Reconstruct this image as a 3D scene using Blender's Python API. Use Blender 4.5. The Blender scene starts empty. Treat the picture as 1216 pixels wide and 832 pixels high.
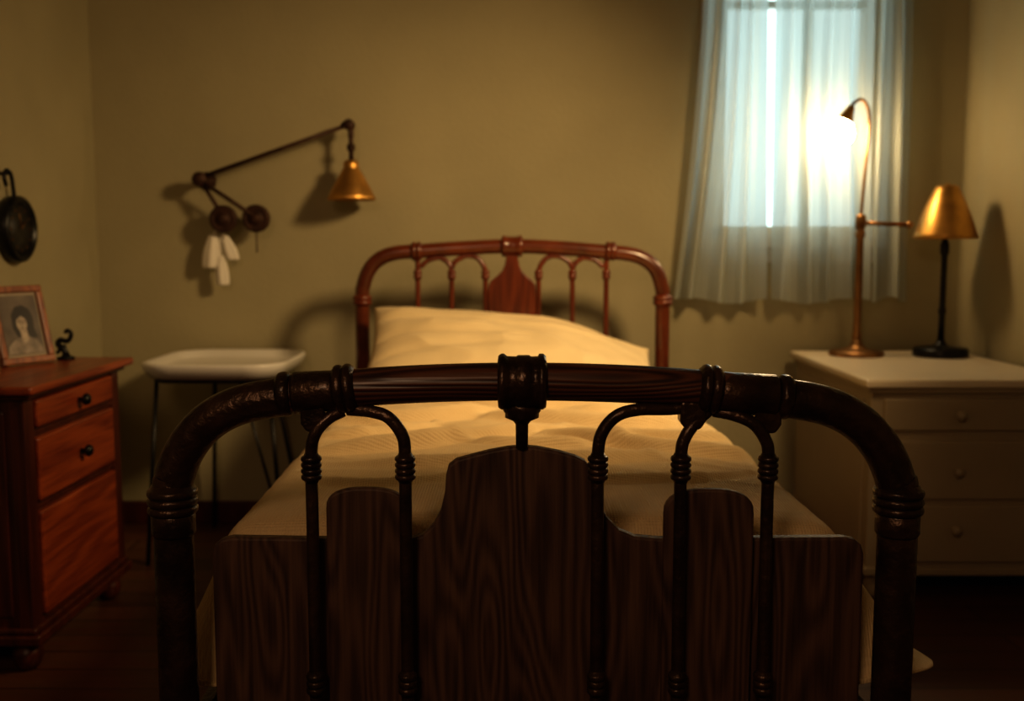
import bpy, bmesh, math, random
from mathutils import Vector, Matrix, noise
random.seed(4)
S = bpy.context.scene
COL = S.collection

# ------------------------------------------------------------ materials
def newmat(name):
    m = bpy.data.materials.new(name); m.use_nodes = True
    nt = m.node_tree
    return m, nt, nt.nodes['Principled BSDF']

def mat_plain(name, col, rough=0.5, metal=0.0, bump=0.0, bscale=40, var=0.15, vscale=6, coat=0.0, sheen=0.0):
    m, nt, b = newmat(name)
    tc = nt.nodes.new('ShaderNodeTexCoord')
    n = nt.nodes.new('ShaderNodeTexNoise'); n.inputs['Scale'].default_value = vscale; n.inputs['Detail'].default_value = 6
    nt.links.new(tc.outputs['Object'], n.inputs['Vector'])
    r = nt.nodes.new('ShaderNodeValToRGB')
    r.color_ramp.elements[0].position = 0.3; r.color_ramp.elements[1].position = 0.7
    r.color_ramp.elements[0].color = [c*(1-var) for c in col]+[1]
    r.color_ramp.elements[1].color = [min(1, c*(1+var)) for c in col]+[1]
    nt.links.new(n.outputs['Fac'], r.inputs['Fac']); nt.links.new(r.outputs['Color'], b.inputs['Base Color'])
    b.inputs['Roughness'].default_value = rough; b.inputs['Metallic'].default_value = metal
    b.inputs['Coat Weight'].default_value = coat; b.inputs['Coat Roughness'].default_value = 0.2
    b.inputs['Sheen Weight'].default_value = sheen
    if bump > 0:
        n2 = nt.nodes.new('ShaderNodeTexNoise'); n2.inputs['Scale'].default_value = bscale; n2.inputs['Detail'].default_value = 5
        nt.links.new(tc.outputs['Object'], n2.inputs['Vector'])
        bp = nt.nodes.new('ShaderNodeBump'); bp.inputs['Strength'].default_value = bump; bp.inputs['Distance'].default_value = 0.01
        nt.links.new(n2.outputs['Fac'], bp.inputs['Height']); nt.links.new(bp.outputs['Normal'], b.inputs['Normal'])
    return m

def mat_wood(name, c1, c2, rough=0.35, axis='Z', scale=14, dist=5, bump=0.15, coat=0.3, mixn=0.6):
    m, nt, b = newmat(name)
    tc = nt.nodes.new('ShaderNodeTexCoord'); mp = nt.nodes.new('ShaderNodeMapping')
    sc = {'X': (0.12, 1, 1), 'Y': (1, 0.12, 1), 'Z': (1, 1, 0.14)}[axis]
    mp.inputs['Scale'].default_value = sc
    mp.inputs['Location'].default_value = (0.13, 0.37, 0.05)
    nt.links.new(tc.outputs['Object'], mp.inputs['Vector'])
    # slow warp so the grain wanders and closes into cathedral figures
    nw = nt.nodes.new('ShaderNodeTexNoise'); nw.inputs['Scale'].default_value = 7; nw.inputs['Detail'].default_value = 2
    nt.links.new(mp.outputs['Vector'], nw.inputs['Vector'])
    ml = nt.nodes.new('ShaderNodeMath'); ml.operation = 'MULTIPLY'; ml.inputs[1].default_value = scale*dist*.28
    nt.links.new(nw.outputs['Fac'], ml.inputs[0])
    sn = nt.nodes.new('ShaderNodeMath'); sn.operation = 'SINE'
    ml2 = nt.nodes.new('ShaderNodeMath'); ml2.operation = 'MULTIPLY'; ml2.inputs[1].default_value = 6.28
    nt.links.new(ml.outputs[0], ml2.inputs[0]); nt.links.new(ml2.outputs[0], sn.inputs[0])
    mr = nt.nodes.new('ShaderNodeMapRange'); mr.inputs[1].default_value = -1
    nt.links.new(sn.outputs[0], mr.inputs[0])
    mp2 = nt.nodes.new('ShaderNodeMapping')
    mp2.inputs['Scale'].default_value = {'X': (0.04, 1, 1), 'Y': (1, 0.04, 1), 'Z': (1, 1, 0.04)}[axis]
    nt.links.new(tc.outputs['Object'], mp2.inputs['Vector'])
    n = nt.nodes.new('ShaderNodeTexNoise'); n.inputs['Scale'].default_value = 170; n.inputs['Detail'].default_value = 5
    nt.links.new(mp2.outputs['Vector'], n.inputs['Vector'])
    mx = nt.nodes.new('ShaderNodeMix'); mx.data_type = 'FLOAT'; mx.inputs[0].default_value = mixn
    nt.links.new(mr.outputs[0], mx.inputs[2]); nt.links.new(n.outputs['Fac'], mx.inputs[3])
    r = nt.nodes.new('ShaderNodeValToRGB')
    r.color_ramp.elements[0].position = 0.25; r.color_ramp.elements[1].position = 0.75
    r.color_ramp.elements[0].color = list(c1)+[1]; r.color_ramp.elements[1].color = list(c2)+[1]
    nt.links.new(mx.outputs[0], r.inputs['Fac']); nt.links.new(r.outputs['Color'], b.inputs['Base Color'])
    bp = nt.nodes.new('ShaderNodeBump'); bp.inputs['Strength'].default_value = bump; bp.inputs['Distance'].default_value = 0.003
    nt.links.new(mx.outputs[0], bp.inputs['Height']); nt.links.new(bp.outputs['Normal'], b.inputs['Normal'])
    b.inputs['Roughness'].default_value = rough
    b.inputs['Coat Weight'].default_value = coat; b.inputs['Coat Roughness'].default_value = 0.25
    return m

def mat_fabric(name, col, rough=0.85, weave=420, strength=0.25):
    m = mat_plain(name, col, rough, 0, 0, var=0.06, vscale=9, sheen=0.1)
    nt = m.node_tree; b = nt.nodes['Principled BSDF']
    tc = nt.nodes.new('ShaderNodeTexCoord')
    hs = []
    for d in ('X', 'Y'):
        w = nt.nodes.new('ShaderNodeTexWave'); w.bands_direction = d
        w.inputs['Scale'].default_value = weave/6.28; w.inputs['Distortion'].default_value = 1.0
        nt.links.new(tc.outputs['Object'], w.inputs['Vector']); hs.append(w)
    a = nt.nodes.new('ShaderNodeMath'); a.operation = 'ADD'
    nt.links.new(hs[0].outputs['Fac'], a.inputs[0]); nt.links.new(hs[1].outputs['Fac'], a.inputs[1])
    n = nt.nodes.new('ShaderNodeTexNoise'); n.inputs['Scale'].default_value = 14; n.inputs['Detail'].default_value = 8
    nt.links.new(tc.outputs['Object'], n.inputs['Vector'])
    mu = nt.nodes.new('ShaderNodeMath'); mu.operation = 'MULTIPLY_ADD'; mu.inputs[1].default_value = 6
    nt.links.new(n.outputs['Fac'], mu.inputs[0]); nt.links.new(a.outputs[0], mu.inputs[2])
    bp = nt.nodes.new('ShaderNodeBump'); bp.inputs['Strength'].default_value = strength; bp.inputs['Distance'].default_value = 0.002
    nt.links.new(mu.outputs[0], bp.inputs['Height']); nt.links.new(bp.outputs['Normal'], b.inputs['Normal'])
    return m

M_wall = mat_plain('plaster_wall', (0.385, 0.345, 0.215), 0.75, bump=0.12, bscale=70, var=0.07, vscale=2.5)
M_ceil = mat_plain('plaster_ceiling', (0.30, 0.26, 0.19), 0.9)
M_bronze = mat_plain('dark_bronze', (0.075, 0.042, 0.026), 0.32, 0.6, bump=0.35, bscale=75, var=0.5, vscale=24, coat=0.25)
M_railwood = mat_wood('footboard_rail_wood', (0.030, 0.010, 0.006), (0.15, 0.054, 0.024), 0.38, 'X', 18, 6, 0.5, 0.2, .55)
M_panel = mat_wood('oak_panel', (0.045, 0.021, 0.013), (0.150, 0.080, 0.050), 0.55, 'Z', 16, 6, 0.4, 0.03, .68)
M_mahog = mat_plain('mahogany_turned', (0.12, 0.026, 0.008), 0.28, 0, var=0.4, vscale=14, coat=0.6)
M_mahogZ = mat_wood('mahogany_upright', (0.08, 0.014, 0.005), (0.20, 0.042, 0.012), 0.3, 'Z', 10, 4, 0.08, 0.5, .75)
M_dress = mat_wood('dresser_wood', (0.14, 0.022, 0.007), (0.37, 0.078, 0.019), 0.36, 'Y', 9, 3, 0.06, 0.4, .78)
M_dressdk = mat_wood('dresser_wood_dark', (0.032, 0.006, 0.004), (0.10, 0.021, 0.008), 0.38, 'Z', 9, 3, 0.06, 0.3, .78)
M_brass = mat_plain('aged_brass', (0.60, 0.33, 0.09), 0.38, 0.9, bump=0.05, var=0.25, vscale=14)
M_brassdk = mat_plain('dull_brass', (0.30, 0.16, 0.065), 0.4, 0.85, var=0.3, vscale=20)
M_rust = mat_plain('rusty_iron', (0.055, 0.024, 0.013), 0.55, 0.4, bump=0.3, bscale=90, var=0.4, vscale=25)
M_black = mat_plain('black_metal', (0.010, 0.010, 0.010), 0.35, 0.4)
M_white = mat_plain('enamel_white', (0.78, 0.76, 0.72), 0.25, 0, var=0.03)
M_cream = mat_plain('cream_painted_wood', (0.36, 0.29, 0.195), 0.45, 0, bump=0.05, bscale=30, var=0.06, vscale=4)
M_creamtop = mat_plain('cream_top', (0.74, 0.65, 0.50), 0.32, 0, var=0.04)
M_bed = mat_fabric('gold_cream_coverlet', (0.84, 0.64, 0.35), 0.8, 420, .45)
M_pill = mat_fabric('cream_pillowcase', (0.86, 0.69, 0.41), 0.8, 700, 0.2)
M_matt = mat_fabric('mattress_ticking', (0.6, 0.52, 0.4))
M_frame = mat_plain('window_paint', (0.62, 0.62, 0.58), 0.5)
M_cloth = mat_plain('white_cotton', (0.80, 0.76, 0.68), 0.9, var=0.05)

def mat_floor():
    m, nt, b = newmat('floor_planks')
    tc = nt.nodes.new('ShaderNodeTexCoord')
    br = nt.nodes.new('ShaderNodeTexBrick'); br.inputs['Scale'].default_value = 1.0
    br.inputs['Brick Width'].default_value = 1.3; br.inputs['Row Height'].default_value = 0.11
    br.inputs['Mortar Size'].default_value = 0.0025
    br.inputs['Color1'].default_value = (0.19, 0.074, 0.032, 1); br.inputs['Color2'].default_value = (0.10, 0.038, 0.018, 1)
    br.inputs['Mortar'].default_value = (0.01, 0.005, 0.003, 1)
    nt.links.new(tc.outputs['Object'], br.inputs['Vector'])
    mp = nt.nodes.new('ShaderNodeMapping'); mp.inputs['Scale'].default_value = (2, 28, 1)
    n = nt.nodes.new('ShaderNodeTexNoise'); n.inputs['Scale'].default_value = 2.5; n.inputs['Detail'].default_value = 6
    nt.links.new(tc.outputs['Object'], mp.inputs['Vector']); nt.links.new(mp.outputs['Vector'], n.inputs['Vector'])
    mx = nt.nodes.new('ShaderNodeMix'); mx.data_type = 'RGBA'; mx.blend_type = 'MULTIPLY'; mx.inputs[0].default_value = 0.6
    nt.links.new(br.outputs['Color'], mx.inputs[6]); nt.links.new(n.outputs['Color'], mx.inputs[7])
    nt.links.new(mx.outputs[2], b.inputs['Base Color'])
    b.inputs['Roughness'].default_value = 0.4
    return m
M_floor = mat_floor()

def mat_curtain():
    m = bpy.data.materials.new('sheer_curtain'); m.use_nodes = True
    nt = m.node_tree; nt.nodes.clear()
    o = nt.nodes.new('ShaderNodeOutputMaterial')
    d = nt.nodes.new('ShaderNodeBsdfDiffuse'); d.inputs['Color'].default_value = (0.50, 0.54, 0.51, 1)
    t = nt.nodes.new('ShaderNodeBsdfTranslucent'); t.inputs['Color'].default_value = (0.66, 0.70, 0.68, 1)
    tr = nt.nodes.new('ShaderNodeBsdfTransparent')
    a = nt.nodes.new('ShaderNodeMixShader'); a.inputs[0].default_value = 0.5
    c = nt.nodes.new('ShaderNodeMixShader'); c.inputs[0].default_value = 0.14
    tc = nt.nodes.new('ShaderNodeTexCoord')
    n = nt.nodes.new('ShaderNodeTexNoise'); n.inputs['Scale'].default_value = 500
    bp = nt.nodes.new('ShaderNodeBump'); bp.inputs['Strength'].default_value = 0.1; bp.inputs['Distance'].default_value = 0.001
    nt.links.new(tc.outputs['Object'], n.inputs['Vector']); nt.links.new(n.outputs['Fac'], bp.inputs['Height'])
    nt.links.new(bp.outputs['Normal'], d.inputs['Normal'])
    nt.links.new(d.outputs[0], a.inputs[1]); nt.links.new(t.outputs[0], a.inputs[2])
    nt.links.new(a.outputs[0], c.inputs[1]); nt.links.new(tr.outputs[0], c.inputs[2])
    nt.links.new(c.outputs[0], o.inputs['Surface'])
    return m
M_curt = mat_curtain()

def mat_emit(name, col, s):
    m = bpy.data.materials.new(name); m.use_nodes = True
    nt = m.node_tree; nt.nodes.clear()
    o = nt.nodes.new('ShaderNodeOutputMaterial'); e = nt.nodes.new('ShaderNodeEmission')
    e.inputs['Color'].default_value = list(col)+[1]; e.inputs['Strength'].default_value = s
    nt.links.new(e.outputs[0], o.inputs['Surface']); return m
M_bulb = mat_emit('lit_bulb', (1.0, 0.68, 0.34), 72)

# ------------------------------------------------------------ mesh helpers
def empty(name, loc=(0, 0, 0)):
    e = bpy.data.objects.new(name, None); e.location = loc; e.empty_display_size = 0.1
    COL.objects.link(e); return e

def finish(name, verts, faces, mat, parent=None, smooth=True, bevel=0, sub=0, solid=0, angle=None):
    me = bpy.data.meshes.new(name); me.from_pydata([tuple(v) for v in verts], [], faces); me.update()
    bm = bmesh.new(); bm.from_mesh(me); bmesh.ops.recalc_face_normals(bm, faces=bm.faces); bm.to_mesh(me); bm.free()
    ob = bpy.data.objects.new(name, me); COL.objects.link(ob); me.materials.append(mat)
    if smooth:
        for p in me.polygons: p.use_smooth = True
    if solid:
        s = ob.modifiers.new('s', 'SOLIDIFY'); s.thickness = solid; s.offset = 0
    if bevel:
        b = ob.modifiers.new('b', 'BEVEL'); b.width = bevel; b.segments = 3; b.limit_method = 'ANGLE'; b.angle_limit = math.radians(40)
    if sub:
        s = ob.modifiers.new('sub', 'SUBSURF'); s.levels = sub; s.render_levels = sub
    if parent:
        ob.parent = parent; ob.matrix_parent_inverse = Matrix.Translation(-Vector(parent.location))
    return ob

def boxes(name, lst, mat, parent=None, bevel=0.003):
    V = []; F = []
    for (a, b) in lst:
        o = len(V)
        for z in (a[2], b[2]):
            V += [(a[0], a[1], z), (b[0], a[1], z), (b[0], b[1], z), (a[0], b[1], z)]
        F += [[o+i for i in f] for f in ((0, 3, 2, 1), (4, 5, 6, 7), (0, 1, 5, 4), (1, 2, 6, 5), (2, 3, 7, 6), (3, 0, 4, 7))]
    return finish(name, V, F, mat, parent, smooth=False, bevel=bevel)

def cr(pts, n=8):
    P = [Vector(p) for p in pts]; out = []
    E = [2*P[0]-P[1]]+P+[2*P[-1]-P[-2]]
    for i in range(1, len(E)-2):
        for k in range(n):
            t = k/n; a, b, c, d = E[i-1], E[i], E[i+1], E[i+2]
            out.append(0.5*((2*b)+(c-a)*t+(2*a-5*b+4*c-d)*t*t+(-a+3*b-3*c+d)*t**3))
    out.append(P[-1]); return out

def tube(name, pts, r, mat, parent=None, seg=20, curve=True, n=8):
    P = cr(pts, n) if curve and len(pts) > 2 else [Vector(p) for p in pts]
    if callable(r): R = [r(i/(len(P)-1)) for i in range(len(P))]
    else: R = [r]*len(P)
    V = []; F = []
    t0 = (P[1]-P[0]).normalized()
    ref = Vector((0, 1, 0)) if abs(t0.y) < 0.9 else Vector((1, 0, 0))
    nrm = (ref - t0*ref.dot(t0)).normalized()
    for i, p in enumerate(P):
        t = (P[min(i+1, len(P)-1)]-P[max(i-1, 0)]).normalized()
        nrm = (nrm - t*nrm.dot(t)).normalized(); bn = t.cross(nrm)
        for k in range(seg):
            a = 2*math.pi*k/seg
            V.append(p+(nrm*math.cos(a)+bn*math.sin(a))*R[i])
    for i in range(len(P)-1):
        for k in range(seg):
            F.append([i*seg+k, i*seg+(k+1) % seg, (i+1)*seg+(k+1) % seg, (i+1)*seg+k])
    F.append(list(range(seg))[::-1]); F.append([(len(P)-1)*seg+k for k in range(seg)])
    return finish(name, V, F, mat, parent)

def lathe(name, prof, loc, axis, mat, parent=None, seg=32, solid=0):
    """prof = [(radius, height)] swept round axis through loc"""
    ax = Vector(axis).normalized()
    ref = Vector((0, 1, 0)) if abs(ax.y) < 0.9 else Vector((1, 0, 0))
    u = (ref-ax*ref.dot(ax)).normalized(); v = ax.cross(u); L = Vector(loc)
    V = []; F = []
    for (r, h) in prof:
        for k in range(seg):
            a = 2*math.pi*k/seg
            V.append(L+ax*h+(u*math.cos(a)+v*math.sin(a))*max(r, 1e-4))
    for i in range(len(prof)-1):
        for k in range(seg):
            F.append([i*seg+k, i*seg+(k+1) % seg, (i+1)*seg+(k+1) % seg, (i+1)*seg+k])
    if not solid:
        F.append(list(range(seg))[::-1]); F.append([(len(prof)-1)*seg+k for k in range(seg)])
    return finish(name, V, F, mat, parent, solid=solid)

def collar(name, loc, axis, r, R, length, beads, mat, parent, taper=0.004):
    prof = [(r, -length/2-taper)]
    per = length/beads
    for b in range(beads):
        h0 = -length/2+b*per
        for k in range(7):
            a = math.pi*k/6
            prof.append((r+(R-r)*(0.35+0.65*math.sin(a)), h0+per*(0.5-0.5*math.cos(a))))
    prof.append((r, length/2+taper))
    return lathe(name, prof, loc, axis, mat, parent)

def prism(name, outline, y0, y1, mat, parent=None, bevel=0.004):
    n = len(outline)
    V = [(x, y0, z) for x, z in outline]+[(x, y1, z) for x, z in outline]
    F = [list(range(n)), list(range(n, 2*n))[::-1]]+[[i, (i+1) % n, n+(i+1) % n, n+i] for i in range(n)]
    return finish(name, V, F, mat, parent, smooth=False, bevel=bevel)

# ------------------------------------------------------------ room
XL, XR, YB, YF, H = -1.50, 1.62, 3.75, -1.2, 2.55
WX0, WX1, WZ0, WZ1 = 0.72, 1.30, 1.05, 2.15
boxes('floor', [((XL-.1, YF-.1, -.06), (XR+.1, YB+.1, 0))], M_floor, bevel=0)
boxes('ceiling', [((XL-.1, YF-.1, H), (XR+.1, YB+.1, H+.06))], M_ceil, bevel=0)
boxes('wall_back', [((XL, YB, 0), (WX0, YB+.12, H)), ((WX1, YB, 0), (XR, YB+.12, H)),
                    ((WX0, YB, 0), (WX1, YB+.12, WZ0)), ((WX0, YB, WZ1), (WX1, YB+.12, H))], M_wall, bevel=0)
boxes('wall_left', [((XL-.1, YF, 0), (XL, YB+.12, H))], M_wall, bevel=0)
boxes('wall_right', [((XR, YF, 0), (XR+.1, YB+.12, H))], M_wall, bevel=0)
boxes('wall_front', [((XL-.1, YF-.1, 0), (XR+.1, YF, H))], M_wall, bevel=0)
boxes('baseboard_back', [((XL, YB-.018, 0), (XR, YB, .085))], M_dressdk, bevel=.004)
boxes('baseboard_left', [((XL, YF, 0), (XL+.018, YB-.02, .085))], M_dressdk, bevel=.004)
boxes('baseboard_right', [((XR-.018, YF, 0), (XR, YB-.02, .085))], M_dressdk, bevel=.004)

win = empty('window_1', (1.01, YB, WZ0))
fw = .045
boxes('frame', [((WX0, YB+.01, WZ0), (WX0+fw, YB+.07, WZ1)), ((WX1-fw, YB+.01, WZ0), (WX1, YB+.07, WZ1)),
                ((WX0, YB+.01, WZ1-fw), (WX1, YB+.07, WZ1)), ((WX0, YB+.01, WZ0), (WX1, YB+.07, WZ0+fw)),
                ((1.045, YB+.015, WZ0), (1.075, YB+.06, WZ1)), ((WX0, YB+.015, 1.865), (WX1, YB+.06, 1.89))], M_frame, win)
boxes('sill', [((WX0-.05, YB-.035, WZ0-.035), (WX1+.05, YB+.1, WZ0))], M_frame, win)
boxes('apron', [((WX0-.03, YB-.014, WZ0-.085), (WX1+.03, YB, WZ0-.035))], M_frame, win)
boxes('casing', [((WX0-.05, YB-.012, WZ0), (WX0, YB, WZ1+.05)), ((WX1, YB-.012, WZ0), (WX1+.05, YB, WZ1+.05)),
                 ((WX0, YB-.012, WZ1), (WX1, YB, WZ1+.05))], M_frame, win)

# curtains
cur = empty('curtain', (1.0, 3.66, 2.25))
tube('rod', [(.52, 3.66, 2.27), (1.5, 3.66, 2.27)], .010, M_brassdk, cur, curve=False)
for xx in (.55, 1.47):
    tube('rod_bracket', [(xx, 3.66, 2.27), (xx, 3.75, 2.27)], .007, M_brassdk, cur, curve=False)
def drape(name, t0, t1, b0, b1, folds, seed, zb=.83):
    nu, nv = 150, 60; V = []; F = []
    for j in range(nv+1):
        v = j/nv; z = 2.28-(2.28-zb)*v
        e = v**1.6
        for i in range(nu+1):
            u = i/nu
            uu = u
            x = (t0+(t1-t0)*uu)*(1-e)+(b0+(b1-b0)*uu)*e
            wv = u+.10*noise.noise(Vector((u*2.5, v*1.2, seed)))
            ph = folds*2*math.pi*wv+seed
            amp = .016+.018*v
            y = 3.660+amp*(math.sin(ph)+.35*math.sin(1.9*ph+1.3+v))*(.6+.9*abs(noise.noise(Vector((u*3, v*.8, seed+9)))))
            y += .02*noise.noise(Vector((x*4, z*1.5, seed)))
            zz = z+(.010*math.sin(2.2*u*math.pi+seed))*v**6
            V.append((x, y, zz))
    for j in range(nv):
        for i in range(nu):
            a = j*(nu+1)+i; F.append([a, a+1, a+nu+2, a+nu+1])
    return finish(name, V, F, M_curt, cur)
drape('left_panel', .675, .878, .580, .900, 3.6, .4)
drape('middle_panel', .914, 1.245, .920, 1.262, 4.4, 2.1)
drape('right_panel', 1.264, 1.385, 1.272, 1.405, 1.8, 4.0, .835)

# ------------------------------------------------------------ bed frame
bed = empty('bed', (0.02, 2.4, 0))
FY = 1.42
PLx, PRx = -.477, .543
tr = .0275
left_arc = [(PLx, FY, 0), (PLx, FY, .35), (PLx, FY, .66), (PLx+.004, FY, .705), (PLx+.022, FY, .748), (PLx+.055, FY, .785), (PLx+.10, FY, .808), (PLx+.16, FY, .8195)]
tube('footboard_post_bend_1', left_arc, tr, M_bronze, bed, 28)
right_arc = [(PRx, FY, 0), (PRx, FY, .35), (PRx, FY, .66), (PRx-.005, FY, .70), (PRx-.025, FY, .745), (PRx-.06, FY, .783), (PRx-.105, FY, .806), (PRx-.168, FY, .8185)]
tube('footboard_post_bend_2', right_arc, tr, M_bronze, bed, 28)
def railz(x): return .8405-.021*abs((x-.014)/.36)**2
L1 = PLx+.16; R1 = PRx-.168
rp = [(L1+(R1-L1)*i/12, FY, railz(L1+(R1-L1)*i/12)) for i in range(13)]
rp[0] = left_arc[-1]; rp[-1] = right_arc[-1]
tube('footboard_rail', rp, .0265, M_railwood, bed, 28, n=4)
for i, (cx, c) in enumerate([(-.315, 1), (.378, 1)]):
    collar('rail_ring', (cx, FY, railz(cx)), (1, 0, .1*(-1 if cx > 0 else 1)), .027, .0315, .016, c, M_bronze, bed, .002)
for cx in (-.232, .274):
    collar('rail_collar', (cx, FY, railz(cx)), (1, 0, -.12*(cx/abs(cx))), .028, .0345, .026, 2, M_bronze, bed, .003)
lathe('rail_end_taper_1', [(.0275, 0), (.030, .004), (.0285, .05), (.0275, .07)], (-.304, FY, railz(-.304)), (1, 0, .07), M_bronze, bed)
lathe('rail_end_taper_2', [(.0275, 0), (.030, .004), (.0285, .07), (.0275, .085)], (.368, FY, railz(.368)), (-1, 0, .07), M_bronze, bed)
# centre casting
zc = railz(.014)
lathe('centre_casting', [(.028, -.034), (.036, -.033), (.039, -.029), (.039, -.025), (.0355, -.021), (.035, -.008), (.037, -.006), (.037, .010), (.035, .012), (.0355, .022), (.039, .024), (.039, .029), (.036, .033), (.028, .034)],
      (.014, FY, zc), (1, 0, 0), M_bronze, bed)
lathe('centre_drop', [(.027, 0), (.027, -.012), (.024, -.016), (.024, -.022), (.013, -.027), (.009, -.032), (.0085, -.066)], (.014, FY+.012, zc-.030), (0, 0, 1), M_bronze, bed)
for px in (PLx, PRx):
    collar('post_collar', (px, FY, .672), (0, 0, 1), .028, .035, .036, 3, M_bronze, bed, .006)
    lathe('post_sleeve', [(.0275, -.03), (.0305, -.025), (.0305, 0), (.0275, .004)], (px, FY, .652), (0, 0, 1), M_bronze, bed)
    lathe('post_foot', [(.034, 0), (.036, .01), (.034, .03), (.028, .045)], (px, FY, 0), (0, 0, 1), M_bronze, bed)

SY = 1.405
sr = .0088
def spindle(x, top, nm):
    pts = [(x, SY, .17), (x, SY, .45), (x, SY, .66)]+top
    tube(nm, pts, sr, M_bronze, bed, 16)
    collar(nm+'_collar', (x, SY, .722), (0, 0, 1), .009, .0145, .034, 4, M_bronze, bed, .004)
    collar(nm+'_lower_collar', (x, SY, .412), (0, 0, 1), .009, .0135, .03, 3, M_bronze, bed, .004)
spindle(-.278, [(-.278, SY, .74), (-.272, SY, .770), (-.255, SY+.005, .790), (-.235, SY+.012, .80)], 'spindle_1')
spindle(-.148, [(-.148, SY, .74), (-.152, SY, .768), (-.170, SY, .792), (-.195, SY+.005, .800), (-.228, SY+.012, .802)], 'spindle_2')
spindle(.119, [(.119, SY, .74), (.125, SY, .772), (.145, SY, .795), (.175, SY+.003, .803), (.215, SY+.008, .803), (.25, SY+.012, .805)], 'spindle_3')
spindle(.234, [(.234, SY, .74), (.240, SY, .766), (.255, SY+.004, .786), (.272, SY+.01, .80)], 'spindle_4')
spindle(.355, [(.355, SY, .738), (.350, SY, .762), (.333, SY, .784), (.308, SY+.005, .795), (.28, SY+.012, .80)], 'spindle_5')
for nm, x0, x1, z0, z1 in (('drop_block_1', -.292, -.258, .772, .80), ('drop_block_2', .232, .268, .775, .806), ('drop_block_3', .335, .372, .770, .795)):
    prism(nm, [(x0, z1+.01), (x0, z0+.012), (x0+.008, z0), (x1-.008, z0), (x1, z0+.012), (x1, z1+.01)], SY-.004, FY+.012, M_bronze, bed, .005)
boxes('lower_rail', [((PLx, FY-.008, .15), (PRx, FY+.028, .20))], M_bronze, bed, .006)
# wooden panel
o = [(-.428, .18), (-.428, .59), (-.424, .604), (-.414, .612), (-.40, .615)]
o += [(-.15, .611), (-.128, .618), (-.112, .634), (-.101, .655), (-.095, .682), (-.0935, .705), (-.09, .719), (-.079, .7275), (-.055, .734), (-.032, .740), (-.005, .745), (.014, .7464), (.035, .745), (.066, .739), (.09, .732), (.103, .7255), (.111, .716), (.114, .70),
      (.120, .672), (.134, .645), (.152, .626), (.175, .616), (.21, .613), (.474, .615), (.488, .612), (.498, .604), (.502, .59), (.502, .18)]
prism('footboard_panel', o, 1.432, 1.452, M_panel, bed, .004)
def slat(nm, x0, x1, zt, h):
    xm = (x0+x1)/2; hw = (x1-x0)/2
    pts = [(x0, .18)]
    for k in range(17):
        a = math.pi*k/16
        pts.append((xm-hw*abs(math.cos(a))**.8*math.copysign(1, math.cos(a)), zt-h+h*math.sin(a)**.75))
    pts.append((x1, .18))
    prism(nm, pts, 1.419, 1.433, M_panel, bed, .004)
slat('panel_slat_1', -.262, -.150, .690, .030)
slat('panel_slat_2', .214, .341, .688, .036)
# side rails
for sx0, nm in ((-1, 'side_rail_1'), (1, 'side_rail_2')):
    a = (PLx if sx0 < 0 else PRx); b = (-.497 if sx0 < 0 else .50)
    w = .012
    V = [(a-w, 1.42, .22), (a+w, 1.42, .22), (b+w, 3.42, .22), (b-w, 3.42, .22), (a-w, 1.42, .32), (a+w, 1.42, .32), (b+w, 3.42, .32), (b-w, 3.42, .32)]
    finish(nm, V, [(0, 3, 2, 1), (4, 5, 6, 7), (0, 1, 5, 4), (1, 2, 6, 5), (2, 3, 7, 6), (3, 0, 4, 7)], M_bronze, bed, smooth=False, bevel=.003)
for k in range(8):
    y = 1.6+k*.23
    boxes('bed_slat', [((-.485, y, .30), (.50, y+.07, .318))], M_dressdk, bed)

# headboard
HY = 3.42
hp = [(-.497, HY, 0), (-.497, HY, .5), (-.497, HY, .83), (-.492, HY, .895), (-.470, HY, .95), (-.432, HY, .985), (-.38, HY, 1.002), (-.30, HY, 1.008), (-.15, HY, 1.018), (.0, HY, 1.024),
      (.15, HY, 1.018), (.30, HY, 1.006), (.385, HY, .998), (.438, HY, .98), (.476, HY, .945), (.496, HY, .89), (.50, HY, .83), (.50, HY, .5), (.50, HY, 0)]
tube('headboard_arch', hp, .0240, M_mahog, bed, 24)
for x in (-.497, .50):
    collar('headboard_post_collar', (x, HY, .845), (0, 0, 1), .025, .033, .03, 2, M_mahogZ, bed)
for x in (-.315, .325):
    collar('headboard_rail_collar', (x, HY, 1.007), (1, 0, 0), .025, .032, .03, 2, M_mahog, bed)
lathe('headboard_centre_casting', [(.026, -.035), (.034, -.033), (.036, -.025), (.032, -.018), (.032, .018), (.036, .025), (.034, .033), (.026, .035)], (0, HY, 1.024), (1, 0, 0), M_mahog, bed)
hs = .0085
def hspin(x, top, nm):
    tube(nm, [(x, HY, .45), (x, HY, .75), (x, HY, .88)]+top, hs, M_mahogZ, bed, 14)
    collar(nm+'_collar', (x, HY, .93), (0, 0, 1), hs, .014, .028, 2, M_mahogZ, bed)
for s in (1, -1):
    f = lambda x: x*s
    hspin(f(-.312), [(f(-.312), HY, .95), (f(-.312), HY, 1.0)], 'headboard_spindle_%d' % (1 if s > 0 else 6))
    hspin(f(-.20), [(f(-.20), HY, .93), (f(-.205), HY, .962), (f(-.235), HY, .985), (f(-.275), HY, .978), (f(-.303), HY, .955)], 'headboard_spindle_%d' % (2 if s > 0 else 5))
    hspin(f(-.088), [(f(-.088), HY, .92), (f(-.092), HY, .955), (f(-.115), HY, .985), (f(-.15), HY, .992), (f(-.185), HY, .975), (f(-.198), HY, .955)], 'headboard_spindle_%d' % (3 if s > 0 else 4))
half = [(.020, 1.01), (.020, .985), (.024, .962), (.033, .942), (.050, .925), (.067, .912), (.077, .897), (.079, .875), (.079, .48)]
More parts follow.
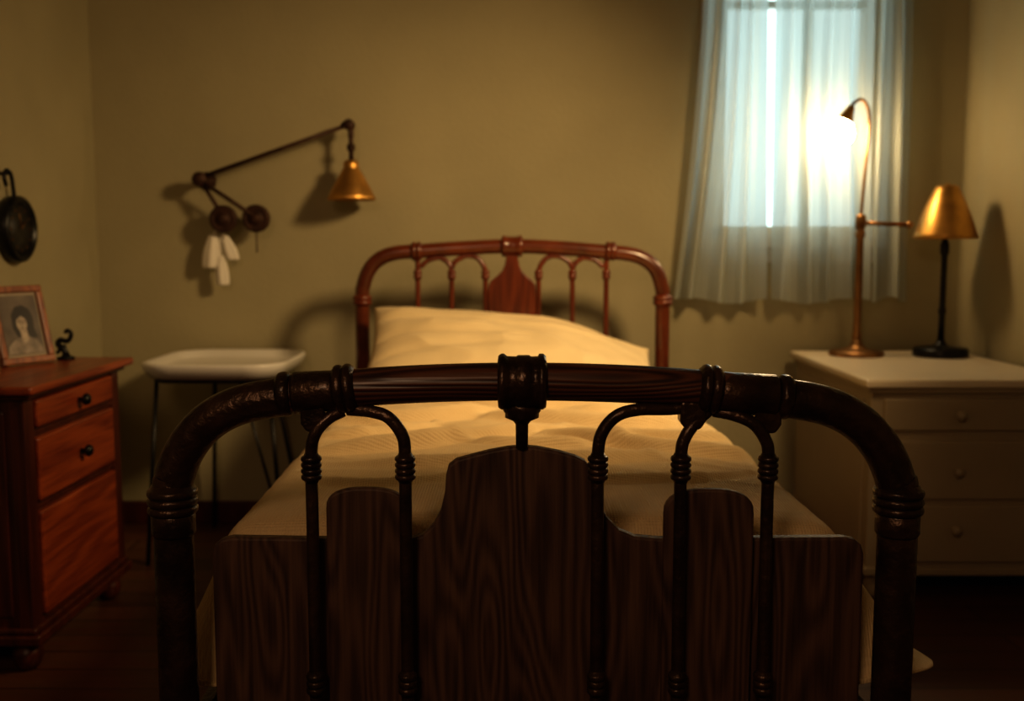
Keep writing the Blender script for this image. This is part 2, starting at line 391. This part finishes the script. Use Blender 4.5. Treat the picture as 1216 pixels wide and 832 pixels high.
prism('headboard_splat', half+[(-x, z) for x, z in half[::-1]], HY-.012, HY+.012, M_mahogZ, bed, .004)
boxes('headboard_lower_rail', [((-.497, HY-.015, .44), (.50, HY+.015, .49))], M_mahog, bed, .005)

# ------------------------------------------------------------ mattress, coverlet, pillow
def cxy(y): return .033*(3.42-y)/2.0
V = []
for zz in (.32, .565):
    for (x, y) in ((-.455, 1.53), (.455, 1.53), (.455, 3.385), (-.455, 3.385)):
        V.append((x+cxy(y), y, zz))
finish('mattress', V, [(0, 3, 2, 1), (4, 5, 6, 7), (0, 1, 5, 4), (1, 2, 6, 5), (2, 3, 7, 6), (3, 0, 4, 7)], M_matt, None, smooth=False, bevel=.04)

def ss(a, b, x):
    t = max(0, min(1, (x-a)/(b-a))); return t*t*(3-2*t)

def coverlet():
    ztop = .60; hw = .475; y0 = 1.515; y1 = 3.36; side = .235; foot = .24; r = .045
    ns, nt_ = 230, 400
    # explicit drape folds: (x0,y0) -> (x1,y1), width, height
    folds = [((-.42, 2.05), (.10, 2.30), .022, .026), ((-.30, 1.92), (.30, 2.02), .020, .018), ((.05, 2.20), (.46, 2.05), .022, .024),
             ((-.44, 2.42), (-.05, 2.52), .024, .028), ((-.10, 2.46), (.40, 2.36), .022, .025), ((-.25, 2.66), (.30, 2.62), .026, .025),
             ((.12, 2.55), (.47, 2.66), .024, .022), ((-.40, 1.80), (-.05, 1.84), .016, .008), ((.02, 1.80), (.42, 1.88), .017, .010),
             ((-.15, 2.14), (.25, 2.12), .016, .014), ((-.46, 2.22), (-.18, 2.34), .018, .018), ((.25, 2.26), (.46, 2.22), .016, .016)]
    def fold_h(x, y):
        t = 0
        for (a, b, wd, h) in folds:
            dx = b[0]-a[0]; u = (x-a[0])/dx
            if -.15 < u < 1.15:
                yc = a[1]+(b[1]-a[1])*u-.05*math.sin(math.pi*max(0, min(1, u)))+.02*noise.noise(Vector((x*6, a[1]*9, 2)))
                env = ss(-.15, .25, u)*(1-ss(.75, 1.15, u))
                d = (y-yc)/wd
                g = math.exp(-d*d) if d > 0 else math.exp(-d*d*2.6)
                t += h*env*g - h*.35*env*math.exp(-((d+1.6)**2)*1.5)
        return t
    smin = -hw-side; smax = hw+side; tmin = y0-foot
    V = []; F = []
    for j in range(nt_+1):
        t = tmin+(y1-tmin)*j/nt_
        for i in range(ns+1):
            s = smin+(smax-smin)*i/ns
            ex = max(0, abs(s)-hw+r)*(1 if s > 0 else -1); ey = min(0, t-(y0+r))
            e = math.hypot(ex, ey)
            bx = max(-hw+r, min(hw-r, s)); by = max(y0+r, t)
            x, y, z = bx, by, ztop
            if e > 1e-6:
                dx, dy = ex/e, ey/e
                arc = r*math.pi/2
                if e < arc:
                    a = e/r; out = r*math.sin(a); dn = r*(1-math.cos(a))
                else:
                    h = e-arc; out = r; dn = r+h
                    fl = .42 if s < 0 else .66
                    hh = min(h, .21)
                    out += hh*fl*abs(dx)*(1-.85*ss(1.55, 2.3, by))
                    ph = (t*13 if abs(dx) > .7 else s*22)
                    out += .010*math.sin(ph)*min(1, h/.15)*abs(dx)
                dn = min(dn, side-.02+.012*math.sin(t*9+s*7))
                x += dx*out; y += dy*out; z -= dn
                y = max(y, 1.468)
            fade = 1 if e < 1e-6 else max(0, 1-e/.08)
            k = (.20+.80*ss(1.65, 2.05, y))*(1-ss(2.72, 2.86, y))
            q = .35*noise.noise(Vector((x*1.3, y*1.3, 7)))
            p2 = Vector((x*1.6-y*.5, y*9+x*4.0+q*5, 8.1))
            n2 = max(0, 1-abs(noise.noise(p2))*3.6)
            n3 = noise.noise(Vector((x*1.8, y*2.4, 1.0)))
            w = .007*n2**1.4*k+.008*n3*k+fold_h(x, y)
            crown = .014*(1-(x/.5)**2) if abs(x) < .5 else 0
            z += (w+crown)*fade+.004*fade
            V.append((x+cxy(y), y, z))
    for j in range(nt_):
        for i in range(ns):
            a = j*(ns+1)+i; F.append([a, a+1, a+ns+2, a+ns+1])
    return finish('bedspread', V, F, M_bed, None, solid=.004)
coverlet()

def pillow():
    n = 110; V = []; F = []
    hx, hy, th = .448, .27, .076
    th_ang = math.radians(22)
    for side in (1, -1):
        for j in range(n+1):
            for i in range(n+1):
                u = -1+2*i/n; v = -1+2*j/n
                x = u*hx*(1-.05*(1-v*v))
                y = v*hy*(1-.05*(1-u*u))
                prof = (max(0, 1-abs(u)**3.0)**.6)*(max(0, 1-abs(v)**2.6)**.6)
                h = th*prof
                if side > 0:
                    h *= 1.15
                    m_ = min(1, prof*2)
                    nn = noise.noise(Vector((x*3, y*4+x*2, 2.2)))
                    r1 = max(0, 1-3.4*abs(noise.noise(Vector((x*2.5+y*5, y*6-x*2.5, 5)))))
                    h += (.010*nn+.009*r1**1.5)*m_
                    # creases running in from the left corner
                    for (cu, cv, su, hh) in ((-.9, .55, -.30, .014), (-.9, .1, -.12, .012), (-.8, -.35, .10, .010)):
                        d = (v-(cv+su*(u-cu)))/.09
                        h -= hh*math.exp(-d*d)*(1-ss(-.5, .35, u))*m_
                z = h*side
                drop = -.080*ss(.2, 1.0, u)*(.4+.6*(v+1)/2) - .042*ss(-.7, .5, u)*(v+1)/2
                rise = .028*ss(-.5, -.95, u)*max(0, v)**.8
                z += drop+rise
                Y = y*math.cos(th_ang)-z*math.sin(th_ang); Z = y*math.sin(th_ang)+z*math.cos(th_ang)
                Y += 3.085; Z += .700
                if side < 0: Z = max(Z, .630)
                else: Z = max(Z, .634)
                V.append((x+.003, Y, Z))
    m = (n+1)**2
    for s in range(2):
        for j in range(n):
            for i in range(n):
                a = s*m+j*(n+1)+i; F.append([a, a+1, a+n+2, a+n+1])
    ob = finish('pillow', V, F, M_pill, None)
    bm = bmesh.new(); bm.from_mesh(ob.data); bmesh.ops.remove_doubles(bm, verts=bm.verts, dist=.001)
    bmesh.ops.recalc_face_normals(bm, faces=bm.faces); bm.to_mesh(ob.data); bm.free()
    for p in ob.data.polygons: p.use_smooth = True
pillow()

# ------------------------------------------------------------ dresser (left wall)
dr = empty('dresser', (-1.32, 2.67, 0))
X0, X1, Y0, Y1 = -1.475, -1.15, 2.39, 2.96
boxes('carcass', [((X0, Y0, .085), (X1, Y1, .672))], M_dressdk, dr, .004)
boxes('corner_stile', [((X1-.03, Y0-.006, .085), (X1+.008, Y0+.045, .672)), ((X1-.03, Y1-.045, .085), (X1+.008, Y1+.006, .672))], M_dressdk, dr, .005)
boxes('rail_trim', [((X1-.02, Y0+.04, .574), (X1+.006, Y1-.04, .586)), ((X1-.02, Y0+.04, .394), (X1+.006, Y1-.04, .406)), ((X1-.02, Y0+.04, .664), (X1+.006, Y1-.04, .674))], M_dressdk, dr, .002)
boxes('dresser_top', [((X0-.012, Y0-.04, .682), (X1+.045, Y1+.035, .703))], M_dress, dr, .007)
boxes('top_molding', [((X0, Y0-.02, .668), (X1+.025, Y1+.018, .683))], M_dressdk, dr, .006)
boxes('base_molding', [((X0, Y0-.02, .075), (X1+.025, Y1+.02, .10)), ((X0, Y0-.012, .10), (X1+.015, Y1+.012, .116))], M_dressdk, dr, .006)
for i, (a, b) in enumerate(((.592, .660), (.412, .568), (.130, .388))):
    boxes('drawer_front_%d' % (i+1), [((X1-.02, Y0+.052, a), (X1+.014, Y1-.052, b))], M_dress, dr, .007)
    zk = (a+b)/2
    if i < 2:
        lathe('drawer_knob_%d' % (i+1), [(.006, 0), (.006, .012), (.014, .016), (.016, .023), (.012, .03), (.002, .033)], (X1+.013, (Y0+Y1)/2, zk), (1, 0, 0), M_black, dr, 20)
boxes('side_panel_frame', [((X0+.03, Y0-.005, .14), (X1-.04, Y0+.01, .64))], M_dressdk, dr, .006)
for x in (X0+.045, X1-.03):
    for y in (Y0+.035, Y1-.035):
        lathe('bun_foot', [(.018, 0), (.028, .012), (.036, .032), (.034, .052), (.022, .066), (.026, .078)], (x, y, 0), (0, 0, 1), M_dressdk, dr, 24)

# photo frame
pf = empty('picture_frame', (-1.335, 2.83, .704))
c = Vector((-1.325, 2.80, .705))
rt = Vector((.45, .89, 0)).normalized(); nm_ = Vector((.89, -.45, 0)); lean = .24
up = (Vector((0, 0, 1))-nm_*lean).normalized(); nn = rt.cross(up)*1
if nn.dot(nm_) < 0: nn = -nn
def fput(name, items, mat, bevel=.003):
    V = []; F = []
    for (u0, u1, v0, v1, w0, w1) in items:
        o = len(V)
        for w in (w0, w1):
            for (u, v) in ((u0, v0), (u1, v0), (u1, v1), (u0, v1)):
                V.append(c+rt*u+up*v+nn*w)
        F += [[o+i for i in q] for q in ((0, 3, 2, 1), (4, 5, 6, 7), (0, 1, 5, 4), (1, 2, 6, 5), (2, 3, 7, 6), (3, 0, 4, 7))]
    finish(name, V, F, mat, pf, smooth=False, bevel=bevel)
W, Hh = .082, .215
fput('frame_molding', [(-W, W, 0, .018, 0, .016), (-W, W, Hh-.018, Hh, 0, .016), (-W, -W+.018, .018, Hh-.018, 0, .016), (W-.018, W, .018, Hh-.018, 0, .016)], mat_wood('frame_wood', (.16, .05, .02), (.34, .12, .045), .4, 'Z', 12, 4))
fput('mat_board', [(-W+.01, W-.01, .01, Hh-.01, .001, .006)], mat_plain('mat_board', (.36, .31, .24), .8), 0)
fput('photo_print', [(-.058, .058, .026, Hh-.026, .006, .0075)], mat_plain('photo_print_grey', (.13, .105, .08), .35, var=.45, vscale=14), 0)
def fpoly(name, pts, w, mat):
    V = [c+rt*u+up*v+nn*w for u, v in pts]
    finish(name, V, [list(range(len(V)))], mat, pf, smooth=False)
def ell(u, v, ru, rv, tilt=0):
    return [(u+ru*math.cos(a)*math.cos(tilt)-rv*math.sin(a)*math.sin(tilt), v+ru*math.cos(a)*math.sin(tilt)+rv*math.sin(a)*math.cos(tilt)) for a in [k*math.pi/12 for k in range(24)]]
Mp_d = mat_plain('print_dark', (.025, .02, .016), .35); Mp_f = mat_plain('print_face', (.42, .35, .27), .35, var=.25, vscale=60); Mp_m = mat_plain('print_mid', (.25, .21, .17), .35, var=.5, vscale=30)
fpoly('print_hair', [(-.018, .075), (-.028, .10), (-.026, .135), (-.010, .158), (.012, .162), (.032, .150), (.040, .125), (.038, .095), (.046, .070), (.020, .068)], .0080, Mp_d)
fpoly('print_torso', [(-.056, .028), (-.050, .050), (-.030, .066), (-.004, .074), (.018, .074), (.040, .062), (.052, .046), (.056, .028)], .0084, Mp_m)
fpoly('print_neck', [(-.006, .062), (-.008, .095), (.014, .095), (.016, .066), (.004, .056)], .0087, Mp_f)
fpoly('print_face', ell(.002, .113, .0165, .025, -.15), .0090, Mp_f)
fpoly('print_fringe', [(-.017, .120), (-.010, .140), (.010, .146), (.026, .128), (.020, .100), (.014, .124), (.002, .132)], .0093, Mp_d)
fpoly('print_eye_1', ell(-.006, .117, .0035, .0018), .0094, Mp_d)
fpoly('print_eye_2', ell(.008, .116, .0035, .0018), .0094, Mp_d)
fpoly('print_mouth', ell(.000, .098, .0045, .0015), .0094, Mp_d)
V = [c-rt*.01+up*.15, c+rt*.01+up*.15, Vector((c.x-.085, c.y+.035, .705))+rt*.01, Vector((c.x-.085, c.y+.035, .705))-rt*.01]
finish('easel_back', V, [(0, 1, 2, 3)], M_dressdk, pf, smooth=False, solid=.004)

# small curled iron ornament
fg = empty('iron_figurine', (-1.275, 2.93, .704))
lathe('base', [(.024, 0), (.024, .006), (.012, .010), (.008, .02)], (-1.275, 2.93, .7035), (0, 0, 1), M_black, fg, 20)
tube('curl', [(-1.275, 2.93, .72), (-1.283, 2.93, .735), (-1.296, 2.93, .745), (-1.290, 2.93, .758), (-1.272, 2.93, .755), (-1.262, 2.93, .762), (-1.258, 2.93, .778), (-1.268, 2.93, .786), (-1.275, 2.93, .779)], lambda t: .009-.004*t, M_black, fg, 12)
tube('curl_arm', [(-1.30, 2.93, .72), (-1.288, 2.93, .735), (-1.275, 2.93, .742)], .005, M_black, fg, 10)

# wall gauge / clock on left wall
ck = empty('wall_clock', (-1.49, 3.10, 1.07))
lathe('case', [(.090, 0), (.098, .006), (.100, .02), (.098, .035), (.088, .042), (.082, .040), (.080, .030), (.002, .030)], (-1.499, 3.10, 1.075), (1, 0, 0), M_black, ck, 40)
lathe('dial', [(.078, 0), (.078, .002), (.001, .002)], (-1.469, 3.10, 1.075), (1, 0, 0), mat_plain('dark_dial', (.022, .020, .016), .4), ck, 40)
for k in range(12):
    a = k*math.pi/6
    boxes('hour_mark', [((-1.468, 3.10+.062*math.cos(a)-.003, 1.075+.062*math.sin(a)-.003), (-1.4655, 3.10+.062*math.cos(a)+.003, 1.075+.062*math.sin(a)+.003))], M_brassdk, ck, 0)
tube('hour_hand', [(-1.465, 3.10, 1.075), (-1.465, 3.13, 1.10)], .0018, M_brassdk, ck, 8, False)
tube('minute_hand', [(-1.464, 3.10, 1.075), (-1.464, 3.085, 1.13)], .0015, M_brassdk, ck, 8, False)
tube('hanging_loop', [(-1.475, 3.085, 1.17), (-1.475, 3.08, 1.20), (-1.475, 3.07, 1.235), (-1.475, 3.045, 1.245), (-1.475, 3.03, 1.225), (-1.475, 3.04, 1.20)], .006, M_black, ck, 10)
tube('wall_nail', [(-1.502, 3.06, 1.236), (-1.465, 3.06, 1.236)], .004, M_black, ck, 8, False)

# ------------------------------------------------------------ small enamel table
tb = empty('tray_table', (-.97, 3.44, 0))
def rrect(cx, cy, hx, hy, r, z, n=8):
    P = []
    for q, (sx, sy) in enumerate(((1, 1), (-1, 1), (-1, -1), (1, -1))):
        for k in range(n+1):
            a = (q+k/n)*math.pi/2
            P.append((cx+sx*(hx-r)+r*math.cos(a), cy+sy*(hy-r)+r*math.sin(a), z))
    return P
TX = -.960
rings = [(.195, .205, .08, .600), (.212, .230, .10, .606), (.229, .250, .11, .630), (.235, .256, .12, .647), (.233, .254, .12, .654), (.219, .240, .11, .653), (.207, .225, .10, .636), (.187, .20, .08, .626)]
V = []; F = []
for (hx, hy, r, z) in rings: V += rrect(TX, 3.455, hx, hy, r, z)
m = 36
for i in range(len(rings)-1):
    for k in range(m): F.append([i*m+k, i*m+(k+1) % m, (i+1)*m+(k+1) % m, (i+1)*m+k])
F.append(list(range(m))[::-1]); F.append([(len(rings)-1)*m+k for k in range(m)])
finish('tray', V, F, M_white, tb)
P = rrect(TX, 3.455, .185, .205, .06, .596); P.append(P[0])
tube('apron_ring', P, .006, M_black, tb, 8, False)
for nm, a, b in (('leg_1', (TX-.18, 3.28, .60), (TX-.215, 3.24, 0)), ('leg_2', (TX+.18, 3.28, .60), (TX+.225, 3.24, 0)), ('leg_3', (TX-.10, 3.65, .60), (TX-.13, 3.69, 0)), ('leg_4', (TX+.10, 3.65, .60), (TX+.20, 3.69, 0))):
    tube(nm, [a, b], .007, M_black, tb, 10, False)
tube('brace_1', [(TX+.09, 3.27, .60), (TX+.215, 3.24, .14)], .005, M_black, tb, 8, False)
tube('brace_2', [(TX-.09, 3.64, .60), (TX-.12, 3.68, .30)], .005, M_black, tb, 8, False)

# ------------------------------------------------------------ swing arm wall lamp
sl = empty('swing_arm_wall_lamp', (-1.09, 3.70, 1.25))
WY = 3.65
lathe('wall_plate', [(.030, 0), (.032, .008), (.02, .02), (.012, .03), (.012, .10)], (-1.092, 3.75, 1.256), (0, -1, 0), M_rust, sl, 24)
lathe('pivot_knob', [(.022, -.02), (.026, -.012), (.026, .012), (.022, .02)], (-1.092, WY, 1.256), (0, 1, 0), M_rust, sl, 24)
tube('upper_arm', [(-1.092, WY, 1.262), (-.575, WY-.01, 1.440)], .0075, M_rust, sl, 12, False)
tube('lower_arm_1', [(-1.092, WY, 1.256), (-1.014, WY, 1.125)], .0075, M_rust, sl, 12, False)
tube('lower_arm_2', [(-1.085, WY-.012, 1.250), (-.899, WY-.012, 1.125)], .0075, M_rust, sl, 12, False)
for nm, x, z in (('wheel_1', -1.014, 1.118), ('wheel_2', -.899, 1.120)):
    lathe(nm, [(.012, -.022), (.018, -.016), (.020, -.008), (.036, -.010), (.044, -.014), (.049, -.006), (.049, .006), (.044, .014), (.034, .010), (.022, .008), (.020, .016), (.010, .022)], (x, WY, z), (0, 1, 0), M_rust, sl, 32)
    tube(nm+'_axle', [(x, WY, z), (x, 3.75, z)], .008, M_rust, sl, 10, False)
tube('elbow', [(-.590, WY-.01, 1.438), (-.568, WY-.01, 1.452), (-.560, WY-.01, 1.435), (-.560, WY-.01, 1.40)], .010, M_rust, sl, 12)
lathe('elbow_joint', [(.015, -.02), (.019, -.015), (.019, .015), (.015, .02)], (-.565, WY-.01, 1.442), (0, 1, 0), M_rust, sl, 20)
tube('drop_stem', [(-.560, WY-.01, 1.44), (-.560, WY-.01, 1.31)], .0085, M_rust, sl, 12, False)
collar('stem_collar', (-.560, WY-.01, 1.365), (0, 0, 1), .009, .015, .02, 2, M_rust, sl)
lathe('bell_shade', [(.012, .135), (.020, .132), (.026, .122), (.024, .112), (.030, .100), (.042, .080), (.056, .055), (.068, .032), (.076, .014), (.083, 0), (.081, -.002)], (-.560, WY-.015, 1.186), (0, 0, 1), M_brass, sl, 36, solid=.003)
lathe('socket_bulb', [(.002, .0), (.018, .008), (.024, .025), (.018, .05), (.012, .07), (.012, .12)], (-.560, WY-.015, 1.192), (0, 0, 1), M_cream, sl, 20)
tube('pull_wire', [(-.899, WY, 1.08), (-.899, WY, 1.00)], .0025, M_rust, sl, 8, False)
# hanging white cloth tassels
ht = empty('hanging_cloth_bundle', (-1.035, 3.68, 1.0))
def tassel(nm, x, z0, z1, w, tilt):
    V = []; n = 14; sg = 20; F = []
    for j in range(n+1):
        t = j/n; z = z0+(z1-z0)*t
        ww = w*(.45+.55*math.sin(min(1, t*1.15)*math.pi*.62))*(1 if t < .95 else .8)
        for k in range(sg):
            a = 2*math.pi*k/sg
            rr = ww*(1+.18*math.sin(4*a+x*40))
            V.append((x+tilt*t+rr*math.cos(a), 3.68+rr*.55*math.sin(a), z))
    for j in range(n):
        for k in range(sg): F.append([j*sg+k, j*sg+(k+1) % sg, (j+1)*sg+(k+1) % sg, (j+1)*sg+k])
    F.append(list(range(sg))); F.append([n*sg+k for k in range(sg)])
    finish(nm, V, F, M_cloth, ht)
tassel('cloth_tail_1', -1.060, 1.065, .945, .028, -.012)
tassel('cloth_tail_2', -1.018, 1.060, .975, .025, .026)
tassel('cloth_tail_3', -1.036, .99, .885, .023, .006)
tube('cord_1', [(-1.020, WY+.01, 1.10), (-1.045, 3.67, 1.08), (-1.060, 3.68, 1.06)], .003, M_cloth, ht, 8)
tube('cord_2', [(-1.016, WY+.01, 1.10), (-1.018, 3.67, 1.05)], .003, M_cloth, ht, 8, False)
tube('cord_3', [(-1.030, 3.675, 1.07), (-1.036, 3.68, .985)], .003, M_cloth, ht, 8, False)

# ------------------------------------------------------------ nightstand cabinet
ns = empty('nightstand', (1.28, 3.3, 0))
A0, A1, B0, B1 = 1.025, 1.585, 2.91, 3.68
boxes('carcass', [((A0, B0, .085), (A1, B1, .622))], M_cream, ns, .005)
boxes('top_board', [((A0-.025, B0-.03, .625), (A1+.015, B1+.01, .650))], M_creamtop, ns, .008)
boxes('top_molding', [((A0-.012, B0-.015, .608), (A1+.008, B1, .626))], M_cream, ns, .005)
boxes('drawer_1', [((A0+.035, B0-.012, .500), (A1-.035, B0+.01, .594))], M_cream, ns, .006)
boxes('drawer_2', [((A0+.035, B0-.012, .300), (A1-.035, B0+.01, .472))], M_cream, ns, .006)
boxes('drawer_3', [((A0+.035, B0-.012, .115), (A1-.035, B0+.01, .285))], M_cream, ns, .006)
boxes('side_panel', [((A0-.005, B0+.05, .13), (A0+.01, B1-.05, .585))], M_cream, ns, .006)
boxes('plinth', [((A0-.008, B0-.01, .075), (A1+.005, B1, .10))], M_cream, ns, .005)
for z in (.547, .385, .215):
    lathe('drawer_knob', [(.006, 0), (.006, .01), (.013, .015), (.015, .022), (.010, .028), (.002, .031)], (1.272, B0-.011, z), (0, -1, 0), M_cream, ns, 20)
for x in (A0+.035, A1-.035):
    for y in (B0+.035, B1-.035):
        lathe('turned_foot', [(.014, 0), (.022, .01), (.027, .04), (.020, .062), (.026, .078)], (x, y, 0), (0, 0, 1), M_cream, ns, 20)

# small table lamp
tl = empty('table_lamp', (1.475, 3.5, .651))
LX, LY = 1.462, 3.50
lathe('base', [(.088, 0), (.090, .006), (.090, .022), (.084, .030), (.03, .034), (.018, .042), (.013, .055)], (LX, LY, .6505), (0, 0, 1), M_black, tl, 40)
lathe('stem', [(.011, 0), (.010, .1), (.013, .11), (.013, .118), (.010, .128), (.010, .30), (.015, .31), (.015, .34), (.010, .35), (.010, .43)], (LX, LY, .69), (0, 0, 1), M_black, tl, 20)
lathe('shade', [(.004, .178), (.026, .178), (.036, .174), (.041, .163), (.052, .140), (.066, .108), (.079, .075), (.090, .042), (.099, .015), (.104, 0)], (LX, LY, 1.048), (0, 0, 1), M_brass, tl, 44, solid=.003)
lathe('finial', [(.008, 0), (.009, .003), (.006, .006), (.001, .007)], (LX, LY, 1.226), (0, 0, 1), M_brass, tl, 16)
tube('shade_spider', [(LX-.07, LY, 1.10), (LX+.07, LY, 1.10)], .002, M_black, tl, 6, False)

# brass reading lamp with lit bulb
rl = empty('gooseneck_lamp', (1.17, 3.54, .651))
GX, GY = 1.185, 3.53
lathe('base', [(.090, 0), (.092, .005), (.090, .014), (.05, .020), (.028, .028), (.018, .045), (.014, .06)], (GX, GY, .6505), (0, 0, 1), M_brassdk, rl, 40)
lathe('stem', [(.014, 0), (.016, .02), (.013, .035), (.013, .20), (.012, .35), (.0165, .355), (.0165, .37), (.012, .38), (.012, .385)], (GX, GY, .70), (0, 0, 1), M_brassdk, rl, 20)
lathe('joint', [(.012, -.026), (.017, -.02), (.018, 0), (.017, .02), (.012, .026)], (GX, GY, 1.105), (0, 0, 1), M_brassdk, rl, 20)
tube('side_arm', [(GX, GY, 1.102), (GX+.16, GY, 1.096)], .0075, M_brassdk, rl, 12, False)
lathe('arm_knob', [(.004, 0), (.012, .004), (.014, .012), (.008, .02), (.001, .022)], (GX+.155, GY, 1.096), (1, 0, 0), M_brassdk, rl, 16)
tube('gooseneck', [(GX, GY, 1.12), (GX+.006, GY, 1.22), (GX+.014, GY, 1.34), (GX+.018, GY, 1.43), (GX+.012, GY, 1.485), (GX-.010, GY, 1.513), (GX-.035, GY, 1.503), (GX-.050, GY, 1.477)], .0055, M_brassdk, rl, 12)
ax = Vector((-.42, 0, -.9)).normalized()
lathe('socket', [(.006, -.01), (.013, 0), (.015, .012), (.021, .026), (.026, .045), (.030, .052)], (GX-.046, GY, 1.485), ax, M_brass, rl, 24, solid=.002)
lathe('bulb', [(.001, .143), (.020, .139), (.038, .128), (.048, .110), (.052, .092), (.048, .073), (.036, .054), (.020, .040), (.013, .025)], (GX-.046, GY, 1.485), ax, M_bulb, rl, 24)

# ------------------------------------------------------------ lights
def light(name, kind, loc, energy, col, **kw):
    l = bpy.data.lights.new(name, kind); l.energy = energy; l.color = col
    for k, v in kw.items(): setattr(l, k, v)
    o = bpy.data.objects.new(name, l); o.location = loc; COL.objects.link(o); return o
def aim(o, t): o.rotation_euler = (Vector(t)-Vector(o.location)).to_track_quat('-Z', 'Y').to_euler()
k = light('ceiling_spot_light', 'SPOT', (1.0, 1.95, 1.90), 118, (1.0, .68, .33), spot_size=math.radians(92), spot_blend=1.0, shadow_soft_size=.16)
aim(k, (-.20, 3.15, .80))
f = light('front_fill_light', 'AREA', (-.6, -.8, 2.1), 9.5, (1.0, .62, .36), size=.5)  # added warm fill behind the camera, brightens the footboard; not a room fixture
aim(f, (0, 1.5, .6))

w = bpy.data.worlds.new('daylight'); S.world = w; w.use_nodes = True
bg = w.node_tree.nodes['Background']; bg.inputs['Color'].default_value = (.70, .94, .93, 1); bg.inputs['Strength'].default_value = 2.2

# ------------------------------------------------------------ camera
cam = bpy.data.cameras.new('camera'); co = bpy.data.objects.new('camera', cam); COL.objects.link(co)
co.location = (0, 0, 1.03); co.rotation_euler = (math.radians(90-5.88), 0, 0)
cam.sensor_width = 36; cam.lens = 36.24; cam.clip_start = .02
cam.dof.use_dof = True; cam.dof.focus_distance = 1.43; cam.dof.aperture_fstop = 3.6
S.camera = co
S.view_settings.view_transform = 'Standard'
for lk in ('Medium High Contrast', 'High Contrast'):
    try:
        S.view_settings.look = lk
        break
    except Exception:
        pass
